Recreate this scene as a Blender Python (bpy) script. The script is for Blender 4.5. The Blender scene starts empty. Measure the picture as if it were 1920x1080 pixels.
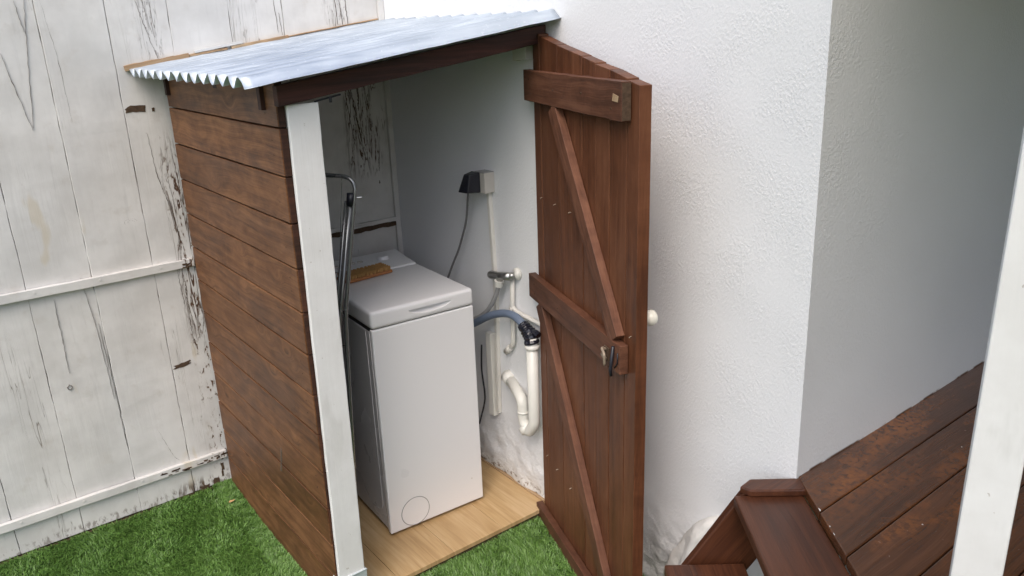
import bpy, bmesh, math, random
import numpy as np
from mathutils import Vector, Matrix
random.seed(7); RNG = np.random.default_rng(11)
R = math.radians

# ---------------------------------------------------------------- camera, sky, sun, exposure
SC = bpy.context.scene
COL = SC.collection
def make_camera():
    yaw, pitch, roll = .65023, .32208, -.03766
    F = Vector((math.sin(yaw)*math.cos(pitch), math.cos(yaw)*math.cos(pitch), -math.sin(pitch)))
    r = Vector((math.cos(yaw), -math.sin(yaw), 0)); u = r.cross(F)
    r2 = r*math.cos(roll)+u*math.sin(roll); u2 = -r*math.sin(roll)+u*math.cos(roll)
    cd = bpy.data.cameras.new('camera'); co = bpy.data.objects.new('camera', cd); COL.objects.link(co)
    m = Matrix((r2, u2, -F)).transposed().to_4x4(); m.translation = Vector((-1.69401, -3.03242, 1.76844))
    co.matrix_world = m
    cd.sensor_width = 36; cd.lens = 1482.163*36/1920; cd.clip_start = .02; cd.clip_end = 2000
    SC.camera = co
make_camera()
SUN_AZ, SUN_EL = R(232), R(56)          # azimuth clockwise from +Y, as the light's origin
W = bpy.data.worlds.new('World'); SC.world = W; W.use_nodes = True
nt = W.node_tree; bg = nt.nodes['Background']
sky = nt.nodes.new('ShaderNodeTexSky'); sky.sky_type = 'NISHITA'; sky.sun_disc = False
sky.sun_elevation = SUN_EL; sky.sun_rotation = SUN_AZ; sky.air_density = 1.0; sky.dust_density = 3.6; sky.ozone_density = .6
nt.links.new(sky.outputs[0], bg.inputs[0]); bg.inputs[1].default_value = .15
sl = bpy.data.lights.new('sun', 'SUN'); sl.energy = .9; sl.angle = R(50); sl.color = (1, .965, .915)
so = bpy.data.objects.new('sun', sl); COL.objects.link(so)
d = Vector((math.sin(SUN_AZ)*math.cos(SUN_EL), math.cos(SUN_AZ)*math.cos(SUN_EL), math.sin(SUN_EL)))
so.rotation_euler = d.to_track_quat('Z', 'Y').to_euler()
SC.view_settings.view_transform = 'Standard'; SC.view_settings.look = 'None'
SC.view_settings.exposure = .66; SC.view_settings.gamma = 1

# ---------------------------------------------------------------- node helpers
class NT:
    def __init__(s, name):
        s.m = bpy.data.materials.new(name); s.m.use_nodes = True; s.t = s.m.node_tree
        s.b = s.t.nodes['Principled BSDF']
    def n(s, typ, **kw):
        x = s.t.nodes.new('ShaderNode'+typ)
        for k, v in kw.items(): setattr(x, k, v)
        return x
    def val(s, v, inp):
        if v is None: return
        if hasattr(v, 'links') or isinstance(v, bpy.types.NodeSocket): s.t.links.new(v, inp)
        else: inp.default_value = v
    def coord(s): return s.n('TexCoord').outputs['Object']
    def attr(s, name, out='Vector'): return s.n('Attribute', attribute_name=name).outputs[out]
    def map(s, v, scale=(1, 1, 1), loc=(0, 0, 0), rot=(0, 0, 0)):
        x = s.n('Mapping'); s.val(v, x.inputs[0]); x.inputs[1].default_value = loc; x.inputs[2].default_value = rot; x.inputs[3].default_value = scale
        return x.outputs[0]
    def noise(s, v, sc, det=3, rough=.5, dist=0, out=0):
        x = s.n('TexNoise'); s.val(v, x.inputs['Vector']); x.inputs['Scale'].default_value = sc; x.inputs['Detail'].default_value = det
        x.inputs['Roughness'].default_value = rough; x.inputs['Distortion'].default_value = dist
        return x.outputs[out]
    def vor(s, v, sc, feature='F1', out='Distance'):
        x = s.n('TexVoronoi', feature=feature); s.val(v, x.inputs['Vector']); x.inputs['Scale'].default_value = sc; return x.outputs[out]
    def math(s, op, a, b=None, c=None, clamp=False):
        x = s.n('Math', operation=op, use_clamp=clamp); s.val(a, x.inputs[0]); s.val(b, x.inputs[1]); s.val(c, x.inputs[2]); return x.outputs[0]
    def vmath(s, op, a, b):
        x = s.n('VectorMath', operation=op); s.val(a, x.inputs[0]); s.val(b, x.inputs[1]); return x.outputs[0]
    def ramp(s, f, stops):
        x = s.n('ValToRGB'); s.val(f, x.inputs[0]); e = x.color_ramp.elements
        while len(e) < len(stops): e.new(.5)
        for i, (p, c) in enumerate(stops): e[i].position = p; e[i].color = (*c, 1) if len(c) == 3 else c
        return x.outputs[0]
    def rng(s, v, a, b, c=0., d=1., smooth=True):
        x = s.n('MapRange', clamp=True); x.interpolation_type = 'SMOOTHSTEP' if smooth else 'LINEAR'
        s.val(v, x.inputs[0])
        for i, q in enumerate((a, b, c, d)): x.inputs[i+1].default_value = q
        return x.outputs[0]
    def mix(s, f, a, b, blend='MIX'):
        x = s.n('Mix', data_type='RGBA', blend_type=blend); s.val(f, x.inputs[0])
        s.val((*a, 1) if isinstance(a, tuple) and len(a) == 3 else a, x.inputs[6]); s.val((*b, 1) if isinstance(b, tuple) and len(b) == 3 else b, x.inputs[7])
        return x.outputs[2]
    def sep(s, v):
        x = s.n('SeparateXYZ'); s.val(v, x.inputs[0]); return x.outputs
    def bump(s, h, dist=.002, strength=1., prev=None):
        x = s.n('Bump'); s.val(h, x.inputs['Height']); x.inputs['Distance'].default_value = dist; x.inputs['Strength'].default_value = strength
        if prev is not None: s.val(prev, x.inputs['Normal'])
        return x.outputs[0]
    def out(s, col=None, rough=None, normal=None, metal=None, spec=None, coat=None, coatr=.1, **k):
        b = s.b
        if col is not None: s.val((*col, 1) if isinstance(col, tuple) and len(col) == 3 else col, b.inputs['Base Color'])
        if rough is not None: s.val(rough, b.inputs['Roughness'])
        if normal is not None: s.val(normal, b.inputs['Normal'])
        if metal is not None: b.inputs['Metallic'].default_value = metal
        if spec is not None: b.inputs['Specular IOR Level'].default_value = spec
        if coat is not None: b.inputs['Coat Weight'].default_value = coat; b.inputs['Coat Roughness'].default_value = coatr
        return s.m

def box_mask(N, xyz, x0, x1, z0, z1, sx=.01, sz=.05, ax=0, az=2):
    a = N.rng(xyz[ax], x0-sx, x0+sx); b = N.rng(xyz[ax], x1-sx, x1+sx, 1, 0)
    c = N.rng(xyz[az], z0-sz, z0+sz); e = N.rng(xyz[az], z1-sz, z1+sz, 1, 0)
    return N.math('MULTIPLY', N.math('MULTIPLY', a, b), N.math('MULTIPLY', c, e))

def mat_plain(name, col, rough=.5, metal=0., spec=.5, var=.06, vs=20, bump=0., bs=200):
    N = NT(name); co = N.coord(); n = N.noise(co, vs, 4, .6)
    c = N.mix(n, tuple(x*(1-var) for x in col), tuple(min(1, x*(1+var)) for x in col))
    nm = N.bump(N.noise(co, bs, 3), bump) if bump else None
    return N.out(c, N.rng(n, .2, .8, rough*.85, min(1, rough*1.15)), nm, metal, spec)

def mat_stucco():
    N = NT('white_stucco'); co = N.coord(); xyz = N.sep(co)
    warp = N.noise(N.map(co, (1, 1, 1)), 3.0, 2)
    n1 = N.noise(N.map(co, (1, 1, .72), rot=(R(18), R(10), 0)), 160, 3, .58, .15)
    n2 = N.noise(co, 260, 2, .6)
    n3 = N.noise(co, 7, 3, .5)
    ridg = N.rng(n1, .28, .80)
    h = N.math('ADD', N.math('MULTIPLY', ridg, .75), N.math('MULTIPLY', n2, .28))
    h = N.math('MULTIPLY', h, N.rng(n3, .3, .7, .45, 1.2))
    # rougher rendering and old chips near the foot of the wall
    low = N.rng(xyz[2], .02, .42, 1, 0)
    lump = N.noise(co, 16, 4, .55)
    h2 = N.math('MULTIPLY', N.math('MULTIPLY', lump, low), 3.0)
    nm = N.bump(h2, .007, .8); nm = N.bump(h, .0011, 1., nm)
    big = N.noise(co, 1.3, 3, .5)
    c = N.mix(N.rng(big, .3, .7), (.76, .77, .785), (.81, .82, .83))
    # damp, dirty foot inside the shed
    d = N.math('MULTIPLY', N.rng(xyz[2], .0, .10, 1, 0), N.rng(xyz[1], -1.0, -.9, 0, 1))
    spots = N.rng(N.noise(N.map(co, (1, 1, 1.4)), 38, 4, .65), .52, .60)
    dm = N.math('MULTIPLY', N.math('MULTIPLY', d, spots), N.rng(xyz[2], .015, .075, 1, .0))
    c = N.mix(N.math('MULTIPLY', d, .35), c, (.52, .47, .38))
    c = N.mix(dm, c, (.20, .14, .09))
    # thin dirt line at the foot outside
    foot = N.math('MULTIPLY', N.rng(xyz[2], -.05, .03, 1, 0), N.rng(N.noise(co, 25, 4), .35, .6))
    c = N.mix(N.math('MULTIPLY', foot, .5), c, (.40, .38, .33))
    # patchy dark line just above the deck
    dk = N.math('MULTIPLY', N.math('MULTIPLY', N.rng(xyz[2], .596, .602, 1, 0), N.rng(xyz[0], .0, .04)), N.rng(N.noise(co, 14, 3), .45, .58))
    c = N.mix(dk, c, (.10, .07, .05))
    return N.out(c, .72, nm, spec=.3)

def mat_fence():
    N = NT('weathered_white_paint_on_boards'); co = N.coord(); xyz = N.sep(co); bc = N.attr('bco')
    seed = N.attr('rnd', 'Fac')
    g1 = N.noise(N.map(bc, (3.2, 55, 1)), 1.0, 5, .62, .6)               # long grain
    g2 = N.noise(N.map(bc, (90, 9, 1)), 1.0, 3, .6, .3)                   # saw marks across
    blot = N.noise(co, 5, 4, .6)
    c = N.mix(N.rng(blot, .3, .72), (.58, .565, .54), (.72, .705, .68))
    c = N.mix(N.math('MULTIPLY', N.rng(N.noise(co, 13, 4, .6), .56, .72), .35), c, (.50, .46, .41))
    c = N.mix(N.math('MULTIPLY', N.rng(N.noise(co, 2.2, 2, .5), .35, .7), .16), c, (.58, .62, .66))
    # a few drifts of ochre stain low down
    st = N.rng(N.noise(N.map(co, (9, 9, 3)), 1.0, 3), .66, .72)
    c = N.mix(N.math('MULTIPLY', st, .35), c, (.52, .42, .24))
    # hairline splits along the grain
    rid = N.math('ABSOLUTE', N.math('SUBTRACT', N.noise(N.map(bc, (1.1, 27, 1), (0, 0, 3)), 1.0, 3, .6, .5), .5))
    rid2 = N.math('ABSOLUTE', N.math('SUBTRACT', N.noise(N.map(bc, (1.9, 60, 1), (4, 0, 7)), 1.0, 3, .6, .6), .5))
    hair_zone = N.rng(N.noise(N.map(bc, (1.3, 8, 1), (9, 2, 1)), 1.0, 2), .56, .68)
    hair = N.math('MULTIPLY', N.rng(rid, .0, .006, 1, 0), hair_zone)
    hair2 = N.math('MULTIPLY', N.rng(rid2, .0, .013, 1, 0), hair_zone)
    # badly split and flaking zones
    zA = box_mask(N, xyz, -.955, -.89, .66, 1.38, .018, .12)
    zA2 = box_mask(N, xyz, -.955, -.89, .10, .75, .012, .06)
    zB = box_mask(N, xyz, -.215, -.065, 1.20, 1.62, .02, .06)
    zC = box_mask(N, xyz, -.95, -.885, 1.68, 2.1, .02, .03)
    zD = box_mask(N, xyz, -.26, -.16, 1.78, 2.1, .02, .02)
    fl = N.noise(N.map(co, (26, 26, 7)), 1.0, 5, .68, .8)
    fl2 = N.noise(N.map(co, (60, 60, 26)), 1.0, 4, .65, .4)
    crk = N.math('ABSOLUTE', N.math('SUBTRACT', N.noise(N.map(co, (38, 38, 4.0), (1, 0, 2)), 1.0, 4, .65, .9), .5))
    fine = N.math('ABSOLUTE', N.math('SUBTRACT', N.noise(N.map(co, (75, 75, 5.5), (3, 0, 2)), 1.0, 3, .6, .5), .5))
    mA = N.math('MULTIPLY', zA, N.math('MAXIMUM', N.rng(crk, .014, .040, 1, 0), N.rng(fl2, .60, .64)))
    mA2 = N.math('MULTIPLY', zA2, N.rng(fl2, .60, .63))
    mB = N.math('MULTIPLY', zB, N.rng(crk, .010, .026, 1, 0))
    mC = N.math('MULTIPLY', N.math('MAXIMUM', zC, zD), N.rng(fine, .003, .014, .6, 0))
    foot = N.math('MULTIPLY', N.rng(xyz[2], .03, .075, 1, 0), N.rng(xyz[0], -1.25, -.98, .0, 1))
    mF = N.math('MULTIPLY', foot, N.rng(fl, .50, .56))
    foot2 = N.math('MULTIPLY', N.rng(xyz[2], .035, .05, 1, 0), N.rng(fl2, .50, .60))
    grey = N.rng(N.noise(N.map(bc, (5, 40, 1), (2, 2, 2)), 1.0, 4, .7), .55, .75)
    c = N.mix(N.math('MULTIPLY', grey, .22), c, (.42, .41, .40))
    dark = N.math('MAXIMUM', N.math('MAXIMUM', mA, mB), N.math('MAXIMUM', mC, mF))
    dark = N.math('MAXIMUM', dark, mA2)
    c = N.mix(N.math('MULTIPLY', hair, .8), c, (.20, .17, .14))
    c = N.mix(N.math('MULTIPLY', hair2, .35), c, (.33, .30, .27))
    raw = N.mix(fl2, (.035, .024, .018), (.16, .085, .05))
    edge_z = N.math('MULTIPLY', N.math('MAXIMUM', zA, zA2), N.rng(fl2, .53, .60, 0, .5))
    c = N.mix(edge_z, c, (.40, .36, .31))
    c = N.mix(dark, c, raw)
    c = N.mix(N.math('MULTIPLY', foot2, .6), c, (.12, .09, .07))
    h = N.math('ADD', N.math('MULTIPLY', g1, .55), N.math('MULTIPLY', g2, .22))
    h = N.math('SUBTRACT', h, N.math('MULTIPLY', hair, .5)); h = N.math('SUBTRACT', h, N.math('MULTIPLY', dark, 1.1))
    nm = N.bump(h, .0016, 1.)
    return N.out(c, .55, nm, spec=.35)

def mat_wood(name, dark, mid, light, rough=.5, gs=1., mottle=0., knots=True, bump=.0008, coat=0., ring=.5, wear=None, streak=.5):
    """grain runs along the first axis of the 'bco' attribute"""
    N = NT(name); bc = N.attr('bco'); rnd = N.attr('rnd', 'Fac')
    wob = N.noise(N.map(bc, (2.2, 5, 5)), 1.0, 2, .5)
    if knots:
        kv = N.vor(N.map(bc, (4.6, 8.5, 1.2)), 1.0)
        kn = N.rng(kv, .0, .34, 1, 0)
        y = N.math('ADD', N.sep(bc)[1], N.math('MULTIPLY', kn, .045))
    else: kn = None; y = N.sep(bc)[1]
    y = N.math('ADD', y, N.math('MULTIPLY', wob, .06))
    cb = N.n('CombineXYZ'); N.val(N.sep(bc)[0], cb.inputs[0]); N.val(y, cb.inputs[1]); N.val(N.sep(bc)[2], cb.inputs[2]); v = cb.outputs[0]
    g = N.noise(N.map(v, (1.6*gs, 60*gs, 25*gs)), 1.0, 5, .62, .3)
    f = N.noise(N.map(v, (9*gs, 330*gs, 200*gs)), 1.0, 2, .5)
    big = N.noise(N.map(bc, (1.6, 6, 3)), 1.0, 3, .5)
    t = N.math('ADD', N.math('MULTIPLY', g, ring), N.math('MULTIPLY', f, .22))
    t = N.math('ADD', t, N.math('MULTIPLY', big, streak))
    if mottle:
        mo = N.noise(N.map(bc, (7, 13, 3), (5, 1, 2)), 1.0, 4, .62, 1.2)
        mo2 = N.noise(N.map(bc, (24, 30, 3), (1, 7, 2)), 1.0, 3, .6, .6)
        t = N.math('ADD', t, N.math('MULTIPLY', N.math('SUBTRACT', N.math('ADD', N.math('MULTIPLY', mo, .7), N.math('MULTIPLY', mo2, .3)), .5), mottle))
    c = N.ramp(N.rng(t, .385*(ring+.22+streak), .625*(ring+.22+streak), 0, 1, False), [(0, dark), (.5, mid), (1, light)])
    c = N.mix(N.rng(rnd, 0, 1, 0, .42, False), c, tuple(x*.55 for x in mid))
    h = N.math('ADD', g, N.math('MULTIPLY', f, .5))
    if knots:
        core = N.rng(kv, .03, .13, 1, 0)
        c = N.mix(N.math('MULTIPLY', core, .65), c, tuple(x*.42 for x in dark))
        c = N.mix(N.math('MULTIPLY', N.math('MULTIPLY', kn, N.rng(g, .4, .6)), .28), c, tuple(min(1, x*1.25) for x in light))
    rg = N.rng(big, .3, .7, rough*.85, rough*1.15)
    if wear is not None:
        co = N.coord(); w = N.rng(N.noise(N.map(co, (2.2, 5, 1)), 1.0, 4, .6), .46, .70)
        sp = N.rng(N.noise(co, 60, 4, .7), .35, .6)
        c = N.mix(N.math('MULTIPLY', N.math('MULTIPLY', w, sp), .8), c, wear)
        pale = N.rng(N.noise(co, 120, 2, .6), .74, .78); c = N.mix(N.math('MULTIPLY', pale, .5), c, (.40, .34, .28))
    nm = N.bump(h, bump, 1.)
    return N.out(c, rg, nm, spec=.38, coat=coat, coatr=.25)

def mat_roof():
    N = NT('galvanised_corrugated_steel'); co = N.coord()
    
    s1 = N.noise(N.map(co, (1.2, 42, 42)), 1.0, 4, .65, .4); s2 = N.noise(N.map(co, (5, 5, 5)), 1.0, 4, .6)
    sp = N.noise(co, 90, 3, .6)
    t = N.math('ADD', N.math('MULTIPLY', s1, .6), N.math('MULTIPLY', s2, .4))
    c = N.ramp(t, [(.34, (.45, .51, .58)), (.5, (.52, .58, .65)), (.64, (.59, .65, .71))])
    c = N.mix(N.math('MULTIPLY', N.rng(sp, .60, .72), .4), c, (.82, .85, .88))
    return N.out(c, N.rng(t, .35, .65, .38, .60), N.bump(s2, .002, .5), metal=.68, spec=.5)

def mat_post():
    N = NT('white_gloss_paint_on_timber'); bc = N.attr('bco'); co = N.coord()
    g = N.noise(N.map(bc, (3, 70, 70)), 1.0, 4, .6, .4); b = N.noise(co, 9, 4, .6)
    c = N.mix(N.rng(b, .3, .75), (.75, .745, .73), (.82, .82, .81))
    sp = N.rng(N.noise(co, 55, 3, .6), .70, .735); c = N.mix(N.math('MULTIPLY', sp, .55), c, (.38, .33, .28))
    sm = N.rng(N.noise(N.map(co, (14, 14, 4)), 1.0, 4, .6), .60, .72); c = N.mix(N.math('MULTIPLY', sm, .22), c, (.48, .48, .44))
    return N.out(c, .42, N.bump(g, .0007, 1.), spec=.45)

def mat_enamel(name, col, rough=.28):
    N = NT(name); co = N.coord(); n = N.noise(co, 6, 3); o = N.noise(co, 420, 2, .5)
    sm = N.rng(N.noise(co, 14, 5, .7), .5, .8)
    return N.out(N.mix(N.math('MULTIPLY', sm, .03), col, tuple(x*.9 for x in col)), N.rng(n, .2, .8, rough*.9, rough*1.2), N.bump(o, .00005, 1.), spec=.5)

def mat_turf(name, stops):
    N = NT(name); rnd = N.attr('rnd', 'Fac'); co = N.coord()
    b = N.noise(co, 3.5, 3, .5)
    t = N.math('ADD', N.math('MULTIPLY', rnd, .60), N.math('MULTIPLY', b, .40))
    c = N.ramp(t, stops)
    m = N.out(c, .42, spec=.5)
    N.b.inputs['Transmission Weight'].default_value = 0
    N.b.inputs['Subsurface Weight'].default_value = 0
    return m

def mat_laminate():
    N = NT('light_oak_laminate'); bc = N.attr('bco'); rnd = N.attr('rnd', 'Fac')
    g = N.noise(N.map(bc, (4, 70, 1)), 1.0, 5, .62, .8); b = N.noise(N.map(bc, (3, 12, 1)), 1.0, 3, .5)
    t = N.math('ADD', N.math('MULTIPLY', g, .55), N.math('MULTIPLY', b, .45))
    c = N.ramp(t, [(.30, (.33, .20, .085)), (.5, (.50, .335, .165)), (.70, (.63, .46, .27))])
    c = N.mix(N.rng(rnd, 0, 1, 0, .25, False), c, (.36, .24, .12))
    return N.out(c, .38, N.bump(g, .0004, 1.), spec=.4)

M = {}
M['stucco'] = mat_stucco(); M['fence'] = mat_fence(); M['roof'] = mat_roof(); M['post'] = mat_post()
M['panel'] = mat_wood('walnut_stained_pine', (.066, .027, .011), (.142, .061, .025), (.240, .112, .048), .55, mottle=.52, ring=.45, streak=.42)
M['panel_end'] = mat_wood('dark_end_grain', (.020, .008, .004), (.05, .018, .009), (.10, .035, .018), .7, knots=False)
M['door'] = mat_wood('mahogany_stained_door_boards', (.072, .025, .011), (.132, .047, .020), (.178, .070, .032), .52, knots=False, mottle=.45, streak=.5)
M['batten'] = mat_wood('stained_door_timber', (.070, .028, .015), (.135, .054, .029), (.215, .094, .052), .60, knots=False, mottle=.6)
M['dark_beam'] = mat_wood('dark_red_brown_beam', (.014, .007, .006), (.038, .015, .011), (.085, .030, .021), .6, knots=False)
M['deck'] = mat_wood('varnished_deck_board', (.052, .020, .009), (.090, .036, .016), (.135, .056, .026), .24, knots=False, wear=(.25, .085, .018), coat=.4, bump=.0012)
M['stair'] = mat_wood('red_brown_oiled_step', (.044, .015, .008), (.092, .032, .015), (.145, .052, .024), .42, knots=False, coat=.15)
M['bare'] = mat_wood('bare_tan_timber', (.26, .15, .08), (.42, .28, .16), (.55, .42, .28), .7, knots=False)
M['raw_dark'] = mat_plain('rotten_dark_wood', (.085, .055, .036), .9, 0, .2, .75, 85, .002, 90)
M['crack'] = mat_plain('open_split_in_wood', (.12, .098, .08), .95, 0, .1, .4, 60)
M['enamel'] = mat_enamel('white_appliance_enamel', (.84, .84, .85), .30)
M['enamel_shaded'] = mat_enamel('white_enamel_side_in_shade', (.60, .60, .61), .26)  # same white enamel, darkened to stand for the shade on its side
M['enamel_lid'] = mat_enamel('white_plastic_lid', (.81, .81, .82), .34)
M['gap'] = mat_plain('dark_gap_fill', (.03, .03, .032), .7)  # near-black fill makes the open panel gaps read dark
M['pvc'] = mat_plain('cream_white_pvc', (.75, .74, .69), .35, 0, .5, .07, 14)
M['paintpipe'] = mat_plain('white_painted_copper', (.70, .68, .63), .45, 0, .5, .08, 20, .001, 120)
M['chrome'] = mat_plain('dull_chrome', (.42, .42, .41), .32, .9, .5, .25, 60)
M['steel'] = mat_plain('brushed_steel', (.50, .50, .50), .35, .8, .5, .2, 60)
M['galv'] = mat_plain('galvanised_plate', (.60, .66, .68), .5, .35, .5, .12, 40)
M['grey_hose'] = mat_plain('grey_hose', (.30, .30, .30), .45, 0, .5, .1, 40)
M['blue_hose'] = mat_plain('blue_grey_drain_hose', (.14, .18, .255), .42, 0, .5, .1, 30)
M['tape'] = mat_plain('black_shiny_tape', (.012, .013, .022), .22, 0, .6, .3, 40, .004, 60)
M['cable'] = mat_plain('grey_cable', (.13, .13, .13), .5)
M['black'] = mat_plain('black_plastic', (.015, .016, .024), .38, 0, .5, .1, 30)
M['socket'] = mat_plain('beige_plastic', (.52, .49, .45), .45)
M['rack'] = mat_plain('grey_metal_tube', (.27, .28, .285), .25, .7, .5, .1, 20)
M['knob'] = mat_plain('cream_ceramic', (.78, .75, .66), .25)
M['tan'] = mat_plain('tan_brush_bristle', (.50, .29, .11), .7, 0, .3, .25, 90)
M['brushwood'] = mat_plain('orange_brush_wood', (.36, .15, .055), .5, 0, .4, .2, 60)
M['laminate'] = mat_laminate()
M['soil'] = mat_plain('turf_backing', (.045, .09, .025), .95, 0, .1, .3, 40)
M['white_rock'] = mat_plain('whitewashed_stone', (.72, .71, .68), .75, 0, .3, .06, 9, .006, 28)
GREEN = [(.10, (.070, .150, .028)), (.38, (.115, .235, .045)), (.62, (.16, .300, .065)), (.85, (.23, .38, .11)), (1., (.34, .42, .18))]
M['turf'] = mat_turf('artificial_turf', GREEN)
M['soffit'] = mat_plain('cream_soffit', (.62, .52, .36), .8)
M['rusty'] = mat_plain('rusty_nail', (.34, .27, .20), .5, .3)
M['olive'] = mat_plain('olive_light_block', (.30, .28, .17), .8)  # for the added unseen wall, tinted to warm its bounced light
M['leaf'] = mat_plain('dry_leaf', (.45, .27, .12), .7)

# ---------------------------------------------------------------- mesh helpers
def tag(o, label=None, cat=None, group=None, kind=None):
    if label: o['label'] = label
    if cat: o['category'] = cat
    if group: o['group'] = group
    if kind: o['kind'] = kind
    return o
def empty(name, loc=(0, 0, 0)):
    o = bpy.data.objects.new(name, None); COL.objects.link(o); o.location = loc; o.empty_display_size = .1; return o
class MB:
    def __init__(s): s.v = []; s.f = []; s.b = []; s.r = []; s.mi = []
    def box(s, c, size, ax=None, grain=0, segs=1, jit=0., rnd=None, off=None, mat=0, shear=None):
        """box centred at c; ax = 3 unit vectors; grain = index of the long axis; segments along it let edges wander"""
        ax = ax or ((1, 0, 0), (0, 1, 0), (0, 0, 1)); A = [Vector(a) for a in ax]
        o = [grain] + [i for i in (0, 1, 2) if i != grain]
        if size[o[1]] < size[o[2]]: o[1], o[2] = o[2], o[1]
        L, Wd, T = [size[i]/2 for i in o]; c = Vector(c); base = len(s.v)
        rr = random.random() if rnd is None else rnd
        ofs = Vector((random.uniform(0, 20), random.uniform(0, 20), random.uniform(0, 20))) if off is None else Vector(off)
        for k in range(segs+1):
            t = -L+2*L*k/segs
            for (a, b) in ((-1, -1), (1, -1), (1, 1), (-1, 1)):
                w, th = a*Wd+random.uniform(-jit, jit), b*T+random.uniform(-jit, jit)*.4
                p = c+A[o[0]]*t+A[o[1]]*w+A[o[2]]*th
                if shear: p = shear(p)
                s.v.append(p); s.b.append(Vector((t, w, th))+ofs); s.r.append(rr)
        hand = Vector(A[o[0]]).cross(A[o[1]]).dot(A[o[2]]) > 0
        def F(*q): s.f.append(q if hand else q[::-1]); s.mi.append(mat)
        for k in range(segs):
            a = base+4*k; b = a+4
            for j in range(4): j2 = (j+1) % 4; F(a+j, a+j2, b+j2, b+j)
        F(base+3, base+2, base+1, base); e = base+4*segs; F(e, e+1, e+2, e+3)
        return s
    def bar(s, p, q, w, t, up=(0, 0, 1), **k):
        """bar from p to q, w across (along up made orthogonal), t thick"""
        p, q = Vector(p), Vector(q); x = (q-p).normalized(); u = Vector(up); u = (u-x*u.dot(x)).normalized(); y = u.cross(x)
        return s.box((p+q)/2, ((q-p).length, t, w), (x, y, u), 0, **k)
    def prism(s, pts, d, mat=0, rnd=.5):
        base = len(s.v); n = len(pts); d = Vector(d); ofs = Vector((random.uniform(0, 9), random.uniform(0, 9), 0))
        P = [Vector(p) for p in pts]
        for q in P+[p+d for p in P]: s.v.append(q); s.b.append(q+ofs); s.r.append(rnd)
        nrm = sum(((P[i]-P[0]).cross(P[(i+1) % n]-P[0]) for i in range(n)), Vector()); fl = nrm.dot(d) > 0
        def F(q): s.f.append(q[::-1] if fl else q); s.mi.append(mat)
        F(tuple(base+i for i in range(n))); F(tuple(base+n+i for i in reversed(range(n))))
        for i in range(n): j = (i+1) % n; F((base+j, base+i, base+n+i, base+n+j))
        return s
    def tube(s, pts, r, n=10, caps=True, mat=0, rnd=.5):
        P = [Vector(p) for p in pts]; m = len(P); rs = r if isinstance(r, (list, tuple)) else [r]*m
        T = [(P[min(i+1, m-1)]-P[max(i-1, 0)]).normalized() for i in range(m)]
        u = T[0].orthogonal().normalized(); base = len(s.v); acc = 0
        for i in range(m):
            u = (u-T[i]*u.dot(T[i])).normalized(); w = T[i].cross(u)
            if i: acc += (P[i]-P[i-1]).length
            for k in range(n):
                a = 2*math.pi*k/n; s.v.append(P[i]+(u*math.cos(a)+w*math.sin(a))*rs[i]); s.b.append(Vector((acc, a*.01, 0))); s.r.append(rnd)
        for i in range(m-1):
            for k in range(n):
                k2 = (k+1) % n; a = base+i*n; b = a+n; s.f.append((a+k, a+k2, b+k2, b+k)); s.mi.append(mat)
        if caps:
            s.f.append(tuple(base+k for k in reversed(range(n)))); s.mi.append(mat)
            s.f.append(tuple(base+(m-1)*n+k for k in range(n))); s.mi.append(mat)
        return s
    def build(s, name, mats, parent=None, bevel=0., seg=2, smooth=False, loc=None):
        me = bpy.data.meshes.new(name); L = Vector(loc) if loc else Vector()
        me.from_pydata([tuple(Vector(v)-L) for v in s.v], [], s.f)
        for m in (mats if isinstance(mats, list) else [mats]): me.materials.append(m)
        me.polygons.foreach_set('material_index', s.mi)
        a = me.attributes.new('bco', 'FLOAT_VECTOR', 'POINT'); a.data.foreach_set('vector', [x for b in s.b for x in b])
        a = me.attributes.new('rnd', 'FLOAT', 'POINT'); a.data.foreach_set('value', s.r)
        if smooth: me.polygons.foreach_set('use_smooth', [True]*len(me.polygons))
        me.update(); o = bpy.data.objects.new(name, me); COL.objects.link(o)
        if loc: o.location = loc
        if parent:
            o.parent = parent
            par = parent; off = Vector()
            while par: off += Vector(par.location); par = par.parent
            o.location = Vector(o.location)-off
        if bevel:
            b = o.modifiers.new('bevel', 'BEVEL'); b.width = bevel; b.segments = seg; b.limit_method = 'ANGLE'; b.angle_limit = R(40); b.harden_normals = False
        return o
def build_each(mb, name, mats, parent=None, **k):
    'one object per connected piece of mb'
    par = list(range(len(mb.v)))
    def fd(a):
        while par[a] != a: par[a] = par[par[a]]; a = par[a]
        return a
    for f in mb.f:
        for q in f[1:]: par[fd(q)] = fd(f[0])
    gr = {}
    for i in range(len(mb.v)): gr.setdefault(fd(i), []).append(i)
    out = []
    for ids in gr.values():
        m = MB(); mp = {q: i for i, q in enumerate(ids)}
        m.v = [mb.v[i] for i in ids]; m.b = [mb.b[i] for i in ids]; m.r = [mb.r[i] for i in ids]
        for f, mi in zip(mb.f, mb.mi):
            if f[0] in mp: m.f.append(tuple(mp[q] for q in f)); m.mi.append(mi)
        out.append(m.build(name, mats, parent, **k))
    return out
def spline(pts, n=8):
    P = [Vector(p) for p in pts]; P = [P[0]*2-P[1]]+P+[P[-1]*2-P[-2]]; out = []
    for i in range(1, len(P)-2):
        for k in range(n):
            t = k/n; a, b, c, e = P[i-1:i+3]
            out.append(.5*((2*b)+(-a+c)*t+(2*a-5*b+4*c-e)*t*t+(-a+3*b-3*c+e)*t**3))
    return out+[P[-2]]
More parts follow.
